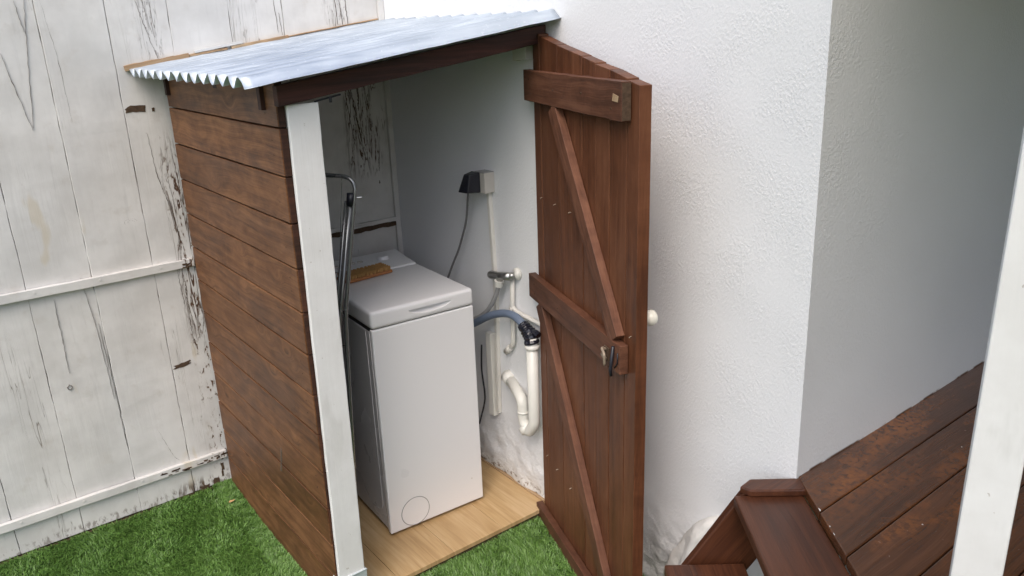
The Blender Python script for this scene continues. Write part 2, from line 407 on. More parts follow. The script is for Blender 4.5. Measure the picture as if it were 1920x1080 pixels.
def corner(pts, r, n=6):
    """polyline with its corners rounded"""
    P = [Vector(p) for p in pts]; out = [P[0]]
    for i in range(1, len(P)-1):
        a, b, c = P[i-1:i+2]; u = (a-b).normalized(); w = (c-b).normalized(); rr = min(r, (a-b).length*.49, (c-b).length*.49)
        p, q = b+u*rr, b+w*rr
        for k in range(n+1): t = k/n; out.append(p*(1-t)**2+b*2*t*(1-t)+q*t*t)
    return out+[P[-1]]
def rbox(name, lo, hi, r, mat, parent, seg=4, shape=None, axes=None, origin=Vector()):
    """rounded box lo..hi in a local frame (axes, origin)"""
    bm = bmesh.new(); bmesh.ops.create_cube(bm, size=1)
    lo, hi = Vector(lo), Vector(hi)
    for v in bm.verts: v.co = Vector([(lo[i]+hi[i])/2+v.co[i]*(hi[i]-lo[i]) for i in range(3)])
    if shape: shape(bm)
    if r: bmesh.ops.bevel(bm, geom=list(bm.edges), offset=r, segments=seg, profile=.6, affect='EDGES')
    if axes:
        for v in bm.verts: v.co = origin+axes[0]*v.co.x+axes[1]*v.co.y+axes[2]*v.co.z
    me = bpy.data.meshes.new(name); bm.to_mesh(me); bm.free(); me.materials.append(mat)
    for p in me.polygons: p.use_smooth = True
    o = bpy.data.objects.new(name, me); COL.objects.link(o)
    if parent: o.parent = parent; o.location = -Vector(parent.location)
    w = o.modifiers.new('wn', 'WEIGHTED_NORMAL'); w.keep_sharp = False
    return o

# ================================================================ THE SETTING
GL, GR = -.038, -.050
def gz(x): return GL if x < -.92 else (GR if x > -.6 else GL+(GR-GL)*(x+.92)/.32)
mb = MB(); xs = [-60, -6, -.92, -.6, 60]; ys = [-60, -.36, .0, 60]
for j, y in enumerate(ys):
    for i, x in enumerate(xs): mb.v.append(Vector((x, y, gz(x)-.002+(.034 if y >= 0 and x < -.7 else 0)))); mb.b.append(Vector((x, y, 0))); mb.r.append(.5)
for j in range(3):
    for i in range(4): a = j*5+i; mb.f.append((a, a+1, a+6, a+5)); mb.mi.append(0)
tag(mb.build('ground', M['soil']), kind='structure')

def turf(name, n, region, height, lean, seed, label):
    """blades of artificial grass, each one bent strip"""
    g = np.random.default_rng(seed); x0, x1, y0, y1 = region
    x = g.uniform(x0, x1, n); y = g.uniform(y0, y1, n)
    keep = ~((x > -.888) & (y > -1.005) ) & (x < -.004-.0*y) & (y < -.004)
    x, y = x[keep], y[keep]; n = len(x)
    z = np.where(x < -.92, GL, np.where(x > -.6, GR, GL+(GR-GL)*(x+.92)/.32))-.001
    z = z+np.where(x < -.9, .034*np.clip((y+.36)/.36, 0, 1), 0)
    tuft = np.sin(x*61+np.sin(y*47)*2)*np.cos(y*53+np.sin(x*39)*2)
    h = height*(.65+.5*g.random(n))*(1+.15*tuft); az = g.uniform(0, 2*np.pi, n); ln = h*g.uniform(.25, .95, n)
    dx = np.cos(az)*ln+lean[0]*h+.25*h*np.sin(y*23+x*9); dy = np.sin(az)*ln+lean[1]*h+.25*h*np.cos(x*27-y*11)
    w = g.uniform(.0009, .0017, n); ta = az+np.pi/2+g.uniform(-.6, .6, n); wx, wy = np.cos(ta)*w, np.sin(ta)*w
    P = np.empty((n, 5, 3))
    P[:, 0] = np.stack([x-wx, y-wy, z], 1); P[:, 1] = np.stack([x+wx, y+wy, z], 1)
    P[:, 2] = np.stack([x+dx*.38+wx*.9, y+dy*.38+wy*.9, z+h*.62], 1); P[:, 3] = np.stack([x+dx*.38-wx*.9, y+dy*.38-wy*.9, z+h*.62], 1)
    P[:, 4] = np.stack([x+dx, y+dy, z+h*.95], 1)
    me = bpy.data.meshes.new(name); me.vertices.add(n*5); me.vertices.foreach_set('co', P.ravel())
    b = np.arange(n)*5; li = np.stack([b, b+1, b+2, b+3, b+3, b+2, b+4], 1).ravel()
    me.loops.add(n*7); me.loops.foreach_set('vertex_index', li); me.polygons.add(n*2)
    ls = np.stack([np.arange(n)*7, np.arange(n)*7+4], 1).ravel(); me.polygons.foreach_set('loop_start', ls); me.polygons.foreach_set('loop_total', np.tile([4, 3], n))
    me.update(calc_edges=True); me.materials.append(M['turf'])
    r = g.random(n)**1.15; r = np.where(g.random(n) > .955, .93+.07*g.random(n), r*.86)
    me.attributes.new('rnd', 'FLOAT', 'POINT').data.foreach_set('value', np.repeat(r, 5))
    o = bpy.data.objects.new(name, me); COL.objects.link(o); tag(o, label, 'grass', kind='stuff'); return o
turf('grass', 150000, (-2.1, -.985, -1.3, -.004), .023, (-.25, -.35), 1, 'dark green artificial turf spread before the white fence')
turf('grass', 34000, (-.978, -.902, -1.5, -.004), .026, (.15, -.1), 2, 'lighter strip of artificial turf along the foot of the brown plank side')
turf('grass', 110000, (-.86, -.005, -1.9, -1.0), .030, (-.1, .30), 3, 'artificial turf before the open doorway and under the door')

# ---------------------------------------------------------------- house: rendered block with a convex corner
def wall_mesh():
    g = np.random.default_rng(5); bm = bmesh.new(); E = -2.024
    def grid(P, nu, nv):
        vs = [[bm.verts.new(P(i/nu, j/nv)) for j in range(nv+1)] for i in range(nu+1)]
        for i in range(nu):
            for j in range(nv): bm.faces.new((vs[i][j], vs[i+1][j], vs[i+1][j+1], vs[i][j+1]))
        return vs
    from mathutils import noise as mn
    def fx(y, z):                                                # plaster waves of the face x = 0
        e = min(1, max(0, (y-E)/.03)); b = 0
        b += .006*mn.noise(Vector((y*1.7, z*1.3, 3)))+.003*mn.noise(Vector((y*5, z*4, 8)))
        lo = max(0, 1-max(z+.05, 0)/.40)
        b += lo*.020*mn.noise(Vector((y*9, z*11, 5)))+lo*.010*mn.noise(Vector((y*21, z*23, 1)))+lo*lo*.012
        if y > -1.05: b *= .6
        return -max(-.004, b)*e
    zb, zt = -.12, 3.0
    zs = list(np.linspace(zb, .5, 70))+list(np.linspace(.5, zt, 90))[1:]
    ysl = list(np.linspace(0.3, E, 190))
    lean = lambda z: .0134*max(0, z-.595)
    vs = [[bm.verts.new((fx(y, z), y+(lean(z) if y < -1 else 0)*((-y-1)/1.024), z)) for z in zs] for y in ysl]
    for i in range(len(ysl)-1):
        for j in range(len(zs)-1): bm.faces.new((vs[i][j], vs[i+1][j], vs[i+1][j+1], vs[i][j+1]))
    # wing face going away to the right
    xs2 = list(np.linspace(0, 5.5, 160)); prev = vs[-1]
    for x in xs2[1:]:
        cur = [bm.verts.new((x, E+lean(z)+.005*mn.noise(Vector((x*1.4, z*1.5, 9)))*min(1, x*6), z)) for z in zs]
        for j in range(len(zs)-1): bm.faces.new((prev[j], cur[j], cur[j+1], prev[j+1]))
        prev = cur
    # top and rear so that the block is solid
    a = bm.verts.new((5.5, .3, zb)); b = bm.verts.new((5.5, .3, zt))
    bm.faces.new([v[-1] for v in vs]+[b]) if False else None
    bm.faces.new((prev[0], a, b, prev[-1])); bm.faces.new((a, vs[0][0], vs[0][-1], b))
    c0 = vs[-1][-1]; bm.faces.new((vs[0][-1], c0, prev[-1], b))
    me = bpy.data.meshes.new('house_wall'); bm.to_mesh(me); bm.free(); me.materials.append(M['stucco'])
    for p in me.polygons: p.use_smooth = len(p.vertices) == 4 and p.area < .02
    o = bpy.data.objects.new('house_wall', me); COL.objects.link(o)
    es = o.modifiers.new('es', 'EDGE_SPLIT'); es.split_angle = R(50)
    return tag(o, 'white rough rendered house wall turning a corner beside the deck', 'wall')
wall_mesh()

# whitewashed stone bulging from the wall foot
bm = bmesh.new(); bmesh.ops.create_icosphere(bm, subdivisions=5, radius=1)
from mathutils import noise as mn
for v in bm.verts:
    p = v.co.copy(); f = 1+.16*mn.noise(p*1.6+Vector((4, 1, 0)))+.05*mn.noise(p*5); v.co = Vector((p.x*.085*f, p.y*.100*f, p.z*.205*f))
    v.co.y -= (v.co.z)*.35
me = bpy.data.meshes.new('stone'); bm.to_mesh(me); bm.free(); me.materials.append(M['white_rock'])
for p in me.polygons: p.use_smooth = True
o = bpy.data.objects.new('stone', me); COL.objects.link(o); o.location = (-.008, -1.735, .150)
tag(o, 'rounded whitewashed stone at the wall foot behind the steps', 'stone')

# ---------------------------------------------------------------- timber fence behind
fence = empty('board_fence', (-1.2, 0, 0)); tag(fence, 'tall peeling white painted board fence with two horizontal rails', 'fence')
edges = [-4.13+.205*k for k in range(11)]+[-1.872, -1.665, -1.455, -1.251, -1.046, -.847, -.634, -.430, -.215, -.012]
mb = MB(); random.seed(3)
for a, b in zip(edges[:-1], edges[1:]):
    g = .0007; dy = random.uniform(-.0015, .0025)
    mb.box(((a+b)/2, .0115+dy, 1.42), (b-a-2*g, .022, 2.82), grain=2, segs=70, jit=.0013)
mb.box((-2.07, .034, 1.4), (4.1, .02, 2.8), grain=2, rnd=.9)
mb.build('board_panel', M['fence'], fence, .0018)
mb = MB(); mb.box((-2.07, .014, -.030), (4.1, .030, .066), grain=0, segs=60, jit=.002); mb.build('foot_board', M['raw_dark'], fence, .001)
for (z, xa, xb) in ((.958, -4.1, -.903), (.140, -4.1, -.903)):
    mb = MB(); sg = 60
    mb.box(((xa+xb)/2, -.0085, z), (xb-xa, .017, .032), grain=0, segs=sg, jit=.0011)
    r = mb.build('rail', M['fence'], fence, .002)
    hd = MB()
    for xx in np.arange(-2.9, -.95, .205): hd.tube([(xx+.03, -.0175, z+.004), (xx+.03, -.0195, z+.004)], .0035, 8)
    build_each(hd, 'nail_head', M['fence'], r)
# rail inside the shed, worn black
mb = MB(); mb.box((-.46, -.007, .972), (.87, .014, .018), grain=0, segs=30, jit=.0016)
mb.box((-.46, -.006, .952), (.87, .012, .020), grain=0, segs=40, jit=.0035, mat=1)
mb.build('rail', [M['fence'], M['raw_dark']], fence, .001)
# vertical cover strip in the inner corner
mb = MB(); mb.box((-.014, -.008, 1.0), (.024, .014, 2.1), grain=2, segs=12, jit=.0008); mb.build('corner_strip', M['fence'], fence, .001)
# foot boards and rot, long splits, missing chips
def ribbon(mb, pts, w, y=-.0012, jit=.0016, n=12):
    """one continuous ragged strip, a split in the board"""
    P = spline([Vector((x, y, z)) for x, z in pts], n); m = len(P); Lf = []; Rt = []
    for i in range(m):
        if 0 < i < m-1: P[i].x += random.uniform(-jit, jit)
        q = .62*w*(.1+.9*math.sin(math.pi*i/(m-1)))*random.uniform(.15, 1.5); T = (P[min(i+1, m-1)]-P[max(i-1, 0)]).normalized(); S = Vector((T.z, 0, -T.x))
        Lf.append(P[i]-S*q); Rt.append(P[i]+S*q)
    base = len(mb.v)
    for a, b in zip(Lf, Rt):
        for q in (a, b, b+Vector((0, .003, 0)), a+Vector((0, .003, 0))): mb.v.append(q); mb.b.append(q.copy()); mb.r.append(.5)
    for i in range(m-1):
        A = base+4*i; B = A+4
        for j in range(4): j2 = (j+1) % 4; mb.f.append((A+j, A+j2, B+j2, B+j)); mb.mi.append(0)
    mb.f.append((base+3, base+2, base+1, base)); mb.mi.append(0); e = base+4*(m-1); mb.f.append((e, e+1, e+2, e+3)); mb.mi.append(0)
random.seed(21); mb = MB()
for pts, w in [([(-1.372, 1.739), (-1.352, 1.62), (-1.33, 1.494)], .0010), ([(-1.275, 1.90), (-1.30, 1.72), (-1.328, 1.502)], .0009),
               ([(-1.232, 1.90), (-1.215, 1.70), (-1.212, 1.508)], .0007), ([(-1.304, 1.895), (-1.294, 1.8)], .0008),
               ([(-1.382, .92), (-1.384, .78), (-1.386, .643)], .0007), ([(-1.288, .98), (-1.27, .75), (-1.263, .50)], .0005),
               ([(-1.263, .80), (-1.256, .55), (-1.254, .3)], .0009), ([(-1.14, .33), (-1.10, .20), (-1.08, .17)], .0008),
               ([(-.985, 1.45), (-.975, 1.3), (-.955, 1.20), (-.944, 1.12)], .0014), ([(-.944, 1.30), (-.936, 1.2), (-.934, 1.11)], .0009),
               ([(-.948, 1.20), (-.940, 1.10), (-.942, 1.01)], .0022), ([(-.950, .95), (-.944, .86), (-.948, .80), (-.935, .70)], .0028),
               ([(-.965, .94), (-.962, .84), (-.958, .78)], .0012), ([(-.948, .80), (-.952, .70), (-.945, .62)], .0012),
               ([(-.948, 1.895), (-.93, 1.8), (-.905, 1.70)], .0010), ([(-.925, 1.895), (-.91, 1.78)], .0010), ([(-.905, 1.895), (-.90, 1.80)], .0007),
               ([(-.21, 1.895), (-.205, 1.79)], .0016), ([(-.165, 1.9), (-.162, 1.79)], .0018), ([(-.19, 1.87), (-.185, 1.79)], .0010),
               ([(-.178, 1.54), (-.168, 1.45), (-.155, 1.36), (-.14, 1.25)], .0035), ([(-.205, 1.53), (-.195, 1.43), (-.18, 1.31)], .0020),
               ([(-.150, 1.56), (-.148, 1.50), (-.152, 1.45)], .0050), ([(-.190, 1.55), (-.188, 1.48)], .0022), ([(-.162, 1.40), (-.150, 1.32)], .0015),
               ([(-.110, 1.51), (-.108, 1.46)], .0025), ([(-.078, 1.25), (-.080, 1.19)], .0018), ([(-.083, 1.15), (-.083, 1.135)], .003),
               ([(-.46, 1.895), (-.455, 1.77)], .0010), ([(-.445, 1.84), (-.44, 1.76)], .0007),
               ([(-1.092, 1.158), (-1.112, 1.15), (-1.108, 1.136), (-1.09, 1.132), (-1.072, 1.140), (-1.075, 1.152), (-1.092, 1.158)], .0006),
               ([(-1.092, 1.152), (-1.102, 1.146), (-1.09, 1.138), (-1.08, 1.145), (-1.092, 1.152)], .0005),
               ([(-1.395, .60), (-1.402, .59), (-1.395, .58), (-1.387, .59), (-1.395, .60)], .0007)]:
    ribbon(mb, pts, w)
build_each(mb, 'split', M['crack'], fence)
random.seed(5); mb = MB()
def chip(mb, x0, x1, z0, z1, y=-.0016, n=16, slope=0):
    pts = []; cx, cz = (x0+x1)/2, (z0+z1)/2
    for k in range(n):
        a = 2*math.pi*k/n; q = max(abs(math.cos(a)), abs(math.sin(a))); rr = random.uniform(.70, 1.10)/q
        x = cx+(x1-x0)/2*math.cos(a)*rr; pts.append((x, y, cz+(z1-z0)/2*math.sin(a)*rr+slope*(x-cx)))
    mb.prism(pts, (0, .004, 0))
chip(mb, -1.040, -.974, 1.522, 1.546, slope=-.05); chip(mb, -1.042, -.976, .552, .570, slope=.12)
chip(mb, -.955, -.945, 1.520, 1.534); chip(mb, -1.025, -.985, .0, .024); chip(mb, -.970, -.945, .004, .040); chip(mb, -.93, -.918, .06, .10); chip(mb, -.926, -.916, .11, .128)
chip(mb, -1.12, -1.05, -.005, .012, slope=.0); chip(mb, -.932, -.924, .035, .06)
build_each(mb, 'missing_paint', M['raw_dark'], fence)
# rot on the two rail ends
for z, x0, x1, nn in ((.958, -.95, -.906, 5), (.140, -1.17, -.906, 26)):
    mb = MB()
    for k in range(nn):
        x = random.uniform(x0, x1); zz = z+random.uniform(-.013, .005); w = random.uniform(.003, .016); h = random.uniform(.0015, .0045)
        chip(mb, x-w, x+w, zz-h, zz+h, y=-.0184, n=10)
    build_each(mb, 'flaked_patch', M['raw_dark'], fence)

# ---------------------------------------------------------------- lean-to shed
shed = empty('lean_to_shed', (-.45, -.5, 0)); tag(shed, 'small lean-to wooden shed with corrugated metal roof and open plank door', 'shed')
SL = .137
# plank side
random.seed(9); mb = MB(); z1, hb = 1.5322, .1283
tops = [1.655]+[z1-k*hb for k in range(12)]+[-.048]
for a, b in zip(tops[:-1], tops[1:]):
    zc, h = (a+b)/2, a-b-.0050; w = random.uniform(-.0012, .0012)
    mb.box((-.889+w, -.512+random.uniform(-.003, .003), zc), (.021, .996, h), grain=1, segs=10, jit=.0007)
side = mb.build('plank_side', M['panel'], shed, .0018)
mb = MB(); mb.box((-.8755, -.512, .80), (.002, .980, 1.68)); mb.build('gap_shade_sheet', M['dark_beam'], side)  # thin dark sheet added behind the planks to darken their gaps
# dark end grain showing at the front edge
mb = MB()
for a, b in zip(tops[:-1], tops[1:]): mb.box((-.887, -1.013+random.uniform(-.001, .003), (a+b)/2), (.019, .006, a-b-.004), grain=0)
build_each(mb, 'board_end', M['panel_end'], side, bevel=.001)
mb = MB()
for (y, z) in [(-.93, z1+.035)]+[(-.955, z1-k*hb-.075) for k in range(0, 12)]+[(-.955, z1-k*hb-.035) for k in range(0, 12)]: mb.tube([(-.8985, y, z), (-.9002, y, z)], .0024, 8)
build_each(mb, 'nail_head', M['raw_dark'], side)
mb = MB()
for y in (-.055, -.975+.045): mb.box((-.905, y, 1.618), (.014, .022, .085), grain=2)
build_each(mb, 'rafter_end', M['dark_beam'], shed, bevel=.001)
# inner frame posts
mb = MB(); mb.box((-.858, -.045, .80), (.035, .05, 1.66), grain=2); mb.build('frame_post', M['dark_beam'], shed, .001)
# header beam following the roof slope
mb = MB()
for yc, th, zt, zb in ((-1.030, .030, 1.752, 1.705),):
    pts = [(-.905, yc+th/2, zt+.137*-.905), (-.012, yc+th/2, zt), (-.012, yc+th/2, zb), (-.905, yc+th/2, zb+SL*-.905-.004)]
    base = len(mb.v); nS = 24; rr = .4
    for k in range(nS+1):
        t = k/nS; x = -.905+t*.893; zt_ = 1.765+SL*x; zb_ = 1.7125+SL*x+random.uniform(-.0012, .0012)
        for (y, z) in ((yc-th/2, zb_), (yc+th/2, zb_), (yc+th/2, zt_), (yc-th/2, zt_)):
            mb.v.append(Vector((x, y, z))); mb.b.append(Vector((x, z, y))); mb.r.append(rr)
    for k in range(nS):
        a = base+4*k; b = a+4
        for j in range(4): j2 = (j+1) % 4; mb.f.append((a+j, b+j, b+j2, a+j2)); mb.mi.append(0)
    mb.f.append((base, base+1, base+2, base+3)); mb.mi.append(0); e = base+4*nS; mb.f.append((e+3, e+2, e+1, e)); mb.mi.append(0)
mb.build('header_beam', M['dark_beam'], shed, .002)
# wall plate and rear rafter under the sheet
mb = MB(); mb.bar((-.90, -.045, 1.735+SL*-.90), (-.01, -.045, 1.735), .045, .035); mb.bar((-.90, -.55, 1.742+SL*-.90), (-.01, -.55, 1.742), .035, .035)
build_each(mb, 'rafter', M['dark_beam'], shed, bevel=.001)
# small dark batten under the beam by the post
mb = MB(); mb.bar((-.80, -1.030, 1.594), (-.725, -1.030, 1.606), .004, .008); mb.tube([(-.757, -1.035, 1.602), (-.757, -1.035, 1.588)], .004, 8); mb.build('door_stop', M['black'], shed)
# small white block high on the wall by the hinge
mb = MB(); mb.box((-.016, -.938, 1.682), (.034, .058, .050)); mb.box((-.011, -.893, 1.680), (.024, .018, .054)); build_each(mb, 'packing_block', M['paintpipe'], shed, bevel=.002)
# white corner post, leaning very slightly
mb = MB(); pz0, pz1 = .135, 1.592
def lean_post(p): p = p.copy(); p.x += (p.z-1.59)*.0125; return p
mb.box((-.834, -1.0245, (pz0-.1+pz1)/2), (.088, .014, pz1-pz0+.1), grain=2, segs=30, jit=.0008, shear=lean_post)
mb.box((-.826, -.996, (pz0-.1+pz1)/2), (.070, .043, pz1-pz0+.09), grain=2, segs=4, jit=.0003, shear=lean_post)
post = mb.build('corner_post', M['post'], shed, .0025)
mb = MB(); mb.box((-.853, -1.016, .032), (.098, .040, .195), shear=None); mb.box((-.853, -1.0375, .128), (.100, .002, .004))
br = mb.build('post_shoe', M['galv'], post, .0015)
mb = MB(); 
for x in (-.853,): mb.tube([(x, -1.0355, .085), (x, -1.041, .085)], .007, 6)
mb.build('bolt', M['steel'], br)
# corrugated sheet
def roof_mesh():
    x0, x1, y0, y1, nper = -1.004, .001, -1.105, -.006, 13.5
    ny = 290; nx = 40; A = .0135; V = []; Fq = []; rn = random.Random(4)
    ysr = [y0+(y1-y0)*j/ny for j in range(ny+1)]
    for i in range(nx+1):
        t = i/nx
        for j, y in enumerate(ysr):
            ph = (y-y0)/(y1-y0)*nper*2*math.pi
            x = x0+(x1-x0)*t
            if i == 0: x += .0045*mn.noise(Vector((y*30, 0, 0)))+.003*math.sin(y*7)
            s = math.sin(ph-math.pi/2); s = math.copysign(abs(s)**1.15, s)
            z = 1.795+SL*x+A*s+.002*mn.noise(Vector((x*5, y*4, 2)))+.0016*mn.noise(Vector((x*14, y*14, 5)))
            V.append((x, y, z))
    w = ny+1
    for i in range(nx):
        for j in range(ny): a = i*w+j; Fq.append((a, a+w, a+w+1, a+1))
    me = bpy.data.meshes.new('roof_sheet'); me.from_pydata(V, [], Fq); me.materials.append(M['roof'])
    for p in me.polygons: p.use_smooth = True
    o = bpy.data.objects.new('roof_sheet', me); COL.objects.link(o); o.parent = shed; o.location = -Vector(shed.location)
    s = o.modifiers.new('s', 'SOLIDIFY'); s.thickness = .0014; s.offset = -1
    return o
roof_mesh()
# bare timber strip on the fence above the sheet, broken in places
mb = MB()
for a, b, h in ((-1.020, -.80, .018), (-.798, -.66, .008), (-.645, -.42, .010), (-.418, -.03, .004)):
    mb.bar((a, -.006, 1.812+SL*a), (b, -.006, 1.812+SL*b), h, .012, segs=12, jit=.0016)
build_each(mb, 'flashing_strip', M['bare'], shed, bevel=.0008)
mb = MB(); mb.bar((-.78, -.008, 1.822-.78*SL), (-.60, -.008, 1.824-.60*SL), .010, .012, segs=8, jit=.001); mb.build('paint_strip', M['fence'], shed, .0008)
# laminate floor: planks run front to back
mb = MB(); random.seed(2); ex = [-.876, -.676, -.452, -.235, -.004]
for a, b in zip(ex[:-1], ex[1:]):
    cuts = sorted([-1.004, -.012, random.uniform(-.75, -.4)])
    for c, e in zip(cuts[:-1], cuts[1:]): mb.box(((a+b)/2, (c+e)/2, -.008), (b-a-.0014, e-c-.0014, .016), grain=1)
fl = mb.build('floor', M['laminate'], shed, .0006)
mb = MB(); mb.box((-.44, -.505, -.05), (.86, .985, .066)); mb.build('floor_base', M['raw_dark'], fl)
mb = MB(); mb.box((-.007, -.50, .003), (.012, 1.0, .006), grain=1, segs=20, jit=.001); mb.build('edge_bead', M['bare'], fl, .001)

# ---- the door (hinged on the wall, open about 110 degrees)
ang = R(70.5); DR = Vector((-math.cos(ang), -math.sin(ang), 0)); DN = Vector((DR.y, -DR.x, 0)); UP = Vector((0, 0, 1)); HP = Vector((-.03, -1.0, 0))
def dp(s, z, t=0): return HP+DR*s+DN*t+UP*z            # t > 0 towards the viewer (battens), t < 0 through the boards
TH = .033
random.seed(12)
mb = MB(); ss = [-.004, .058, .205, .392, .484, .575, .675, .743]
def topz(s): return 1.742-.162*s
for k, (a, b) in enumerate(zip(ss[:-1], ss[1:])):
    g = .0018; base = len(mb.v); rr = random.random(); of = Vector((random.uniform(0, 9), random.uniform(0, 9), 0)); nS = 20; tt = random.uniform(-.0008, .0008)
    zlo = -.055+random.uniform(-.004, .004)
    for i in range(nS+1):
        for (s_, t_) in ((a+g, -TH+tt), (b-g, -TH+tt), (b-g, tt), (a+g, tt)):
            zt = topz(s_)+ (random.Random(int(s_*1000)).uniform(-.003, .003)); z = zlo+(zt-zlo)*i/nS
            s2 = s_+(random.uniform(-.0006, .0006) if 0 < i < nS else 0)
            mb.v.append(dp(s2, z, t_)); mb.b.append(Vector((z, s2, t_))+of); mb.r.append(rr)
    for i in range(nS):
        A = base+4*i; B = A+4
        for j in range(4): j2 = (j+1) % 4; mb.f.append((A+j, B+j, B+j2, A+j2)); mb.mi.append(0)
    mb.f.append((base, base+1, base+2, base+3)); mb.mi.append(0); e = base+4*nS; mb.f.append((e+3, e+2, e+1, e)); mb.mi.append(0)
door = mb.build('door', M['door'], shed, .0015)
BT = .026
def batten(s0, s1_, z0, z1_, cut=0):
    mb = MB(); mb.box(dp((s0+s1_)/2, (z0+z1_)/2, .0015+BT/2), (s1_-s0, BT, z1_-z0), (DR, DN, UP), grain=0, segs=14, jit=.0008)
    return mb.build('batten', M['batten'], door, .0018)
topb = batten(-.020, .700, 1.532, 1.628); midb = batten(-.026, .700, .856, .940); lowb = batten(-.016, .72, -.060, .018)
def brace(a, b, w):
    mb = MB(); p, q = dp(*a, .0015+.0125), dp(*b, .0015+.0125); mb.bar(p, q, w, .025, up=DR, segs=18, jit=.0007); return mb.build('brace', M['batten'], door, .0015)
brace((.218, 1.528), (.655, .944), .058); brace((.062, .852), (.640, .022), .056)
# pale chip on the end of the top batten and its raw end grain
mb = MB(); mb.prism([dp(.650, 1.580, .0285), dp(.682, 1.578, .0285), dp(.686, 1.593, .0285), dp(.655, 1.598, .0285)], DN*.001); mb.build('chip', M['bare'], topb)
mb = MB(); mb.box(dp(.7008, 1.580, .0145), (.0016, BT-.003, .090), (DR, DN, UP), grain=1); mb.build('end_grain', M['raw_dark'], topb)
# nails through the boards
for (s_, z_) in ((.057, 1.222), (.178, 1.223), (.305, 1.223), (.055, .255), (.156, .252), (.280, .249), (.714, .972)):
    mb = MB(); q = random.uniform(-.006, .006); mb.tube([dp(s_, z_, 0), dp(s_+q*.5, z_, .005), dp(s_+q, z_-.002, .009)], .0014, 6); mb.build('nail', M['rusty'], door)
for s_, z_ in ((.03, 1.60), (.03, 1.56), (.24, 1.58), (.45, 1.585), (.03, .915), (.03, .88), (.25, .90), (.44, .905), (.64, 1.56)):
    mb = MB(); mb.tube([dp(s_, z_, .027), dp(s_, z_, .0285)], .0028, 8); mb.build('screw', M['raw_dark'], door)
# latch on the middle batten
t0 = .0275
mb = MB(); mb.box(dp(.625, .893, t0+.003), (.030, .006, .040), (DR, DN, UP))
lt = mb.build('latch', M['raw_dark'], door, .001)
mb = MB(); mb.tube(corner([dp(.628, .905, t0+.004), dp(.628, .915, t0+.020), dp(.655, .905, t0+.024), dp(.652, .872, t0+.022), dp(.630, .868, t0+.010)], .008, 5), .0042, 8)
mb.tube([dp(.600, .882, t0+.006), dp(.640, .885, t0+.014)], .005, 8)
mb.build('latch_hook', M['rusty'], lt, smooth=True)
mb = MB(); mb.tube([dp(.668, .930, t0+.004), dp(.664, .862, t0+.010), dp(.664, .842, t0+.008)], .0045, 8); mb.tube([dp(.69, .918, t0+.001), dp(.69, .888, t0+.002), dp(.672, .868, t0+.002)], .002, 6)
mb.build('latch_bolt', M['black'], lt, smooth=True)
# round knob on the outer face
kb = dp(.700, 1.010, -TH)
mb = MB(); prof = [(0, .010), (.006, .009), (.011, .011), (.016, .017), (.024, .0215), (.034, .022), (.042, .018), (.047, .010), (.048, .001)]
mb.tube([kb-DN*t for t, r in prof], [r for t, r in prof], 24); mb.build('knob', M['knob'], door, smooth=True)
# strap hinges on the wall side
for z_ in (1.58, .90):
    mb = MB(); mb.tube([dp(-.010, z_-.03, -.012), dp(-.010, z_+.03, -.012)], .006, 10); mb.build('hinge', M['steel'], door)

# ================================================================ THINGS IN THE SHED
# ---- washing machine
wa = -.0586; WX = Vector((math.cos(wa), math.sin(wa), 0)); WY = Vector((-math.sin(wa), math.cos(wa), 0)); WO = Vector((-.580, -.784, 0)); AX = (WX, WY, UP)
wm = empty('washing_machine', tuple(WO)); tag(wm, 'slim white top-loading washing machine standing on the oak floor inside the shed', 'washing machine')
rb = lambda name, lo, hi, r, mat, par=wm, seg=4, shape=None: rbox(name, lo, hi, r, mat, par, seg, shape, AX, WO)
rb('body', (.004, .022, .014), (.396, .600, .802), .010, M['enamel_shaded'])
rb('front_panel', (.0, .0, .012), (.400, .020, .812), .006, M['enamel'])
rb('seam', (.006, .016, .014), (.394, .026, .806), .001, M['gap'])
rb('lid_seam', (.006, .010, .800), (.394, .59, .818), .001, M['gap'])
def side_line():
    P = [(-.0002, .060, .795), (-.0002, .060, .10), (-.0002, .085, .075), (-.0002, .15, .060)]
    mb = MB(); pts = corner([WO+WX*a+WY*b+UP*c for a, b, c in P], .03, 5); pts = [p+WX*.0042 for p in pts]; mb.tube(pts, .0014, 6)
    mb.build('side_pressing', M['enamel_shaded'], wm, smooth=True)
side_line()
mb = MB(); P = [(.003, .026, .803), (.003, .026, .02)]; mb.tube([WO+WX*a+WY*b+UP*c for a, b, c in P], .0016, 6); mb.build('edge_trim', M['enamel'], wm, smooth=True)
def lid_shape(bm): pass
lid = rb('lid', (-.001, -.004, .8150), (.401, .415, .878), .016, M['enamel_lid'], seg=6)
# hand hold cut in the lid's front
bm = bmesh.new(); bmesh.ops.create_uvsphere(bm, u_segments=40, v_segments=24, radius=1)
bmesh.ops.bisect_plane(bm, geom=bm.verts[:]+bm.edges[:]+bm.faces[:], plane_co=(0, 0, .02), plane_no=(0, 0, 1), clear_outer=True)
bmesh.ops.holes_fill(bm, edges=bm.edges[:], sides=0)
cen = WO+WX*.225+WY*(-.004)+UP*.854
for v in bm.verts: q = v.co.copy(); v.co = cen+WX*q.x*.084+WY*q.y*.024+UP*(q.z*.022)
me = bpy.data.meshes.new('cut'); bm.to_mesh(me); bm.free(); cut = bpy.data.objects.new('cut', me); COL.objects.link(cut)
lid.modifiers.clear(); bo = lid.modifiers.new('b', 'BOOLEAN'); bo.object = cut; bo.operation = 'DIFFERENCE'; bo.solver = 'EXACT'
cut.location = Vector((0, 0, 0)); bpy.context.view_layer.update()
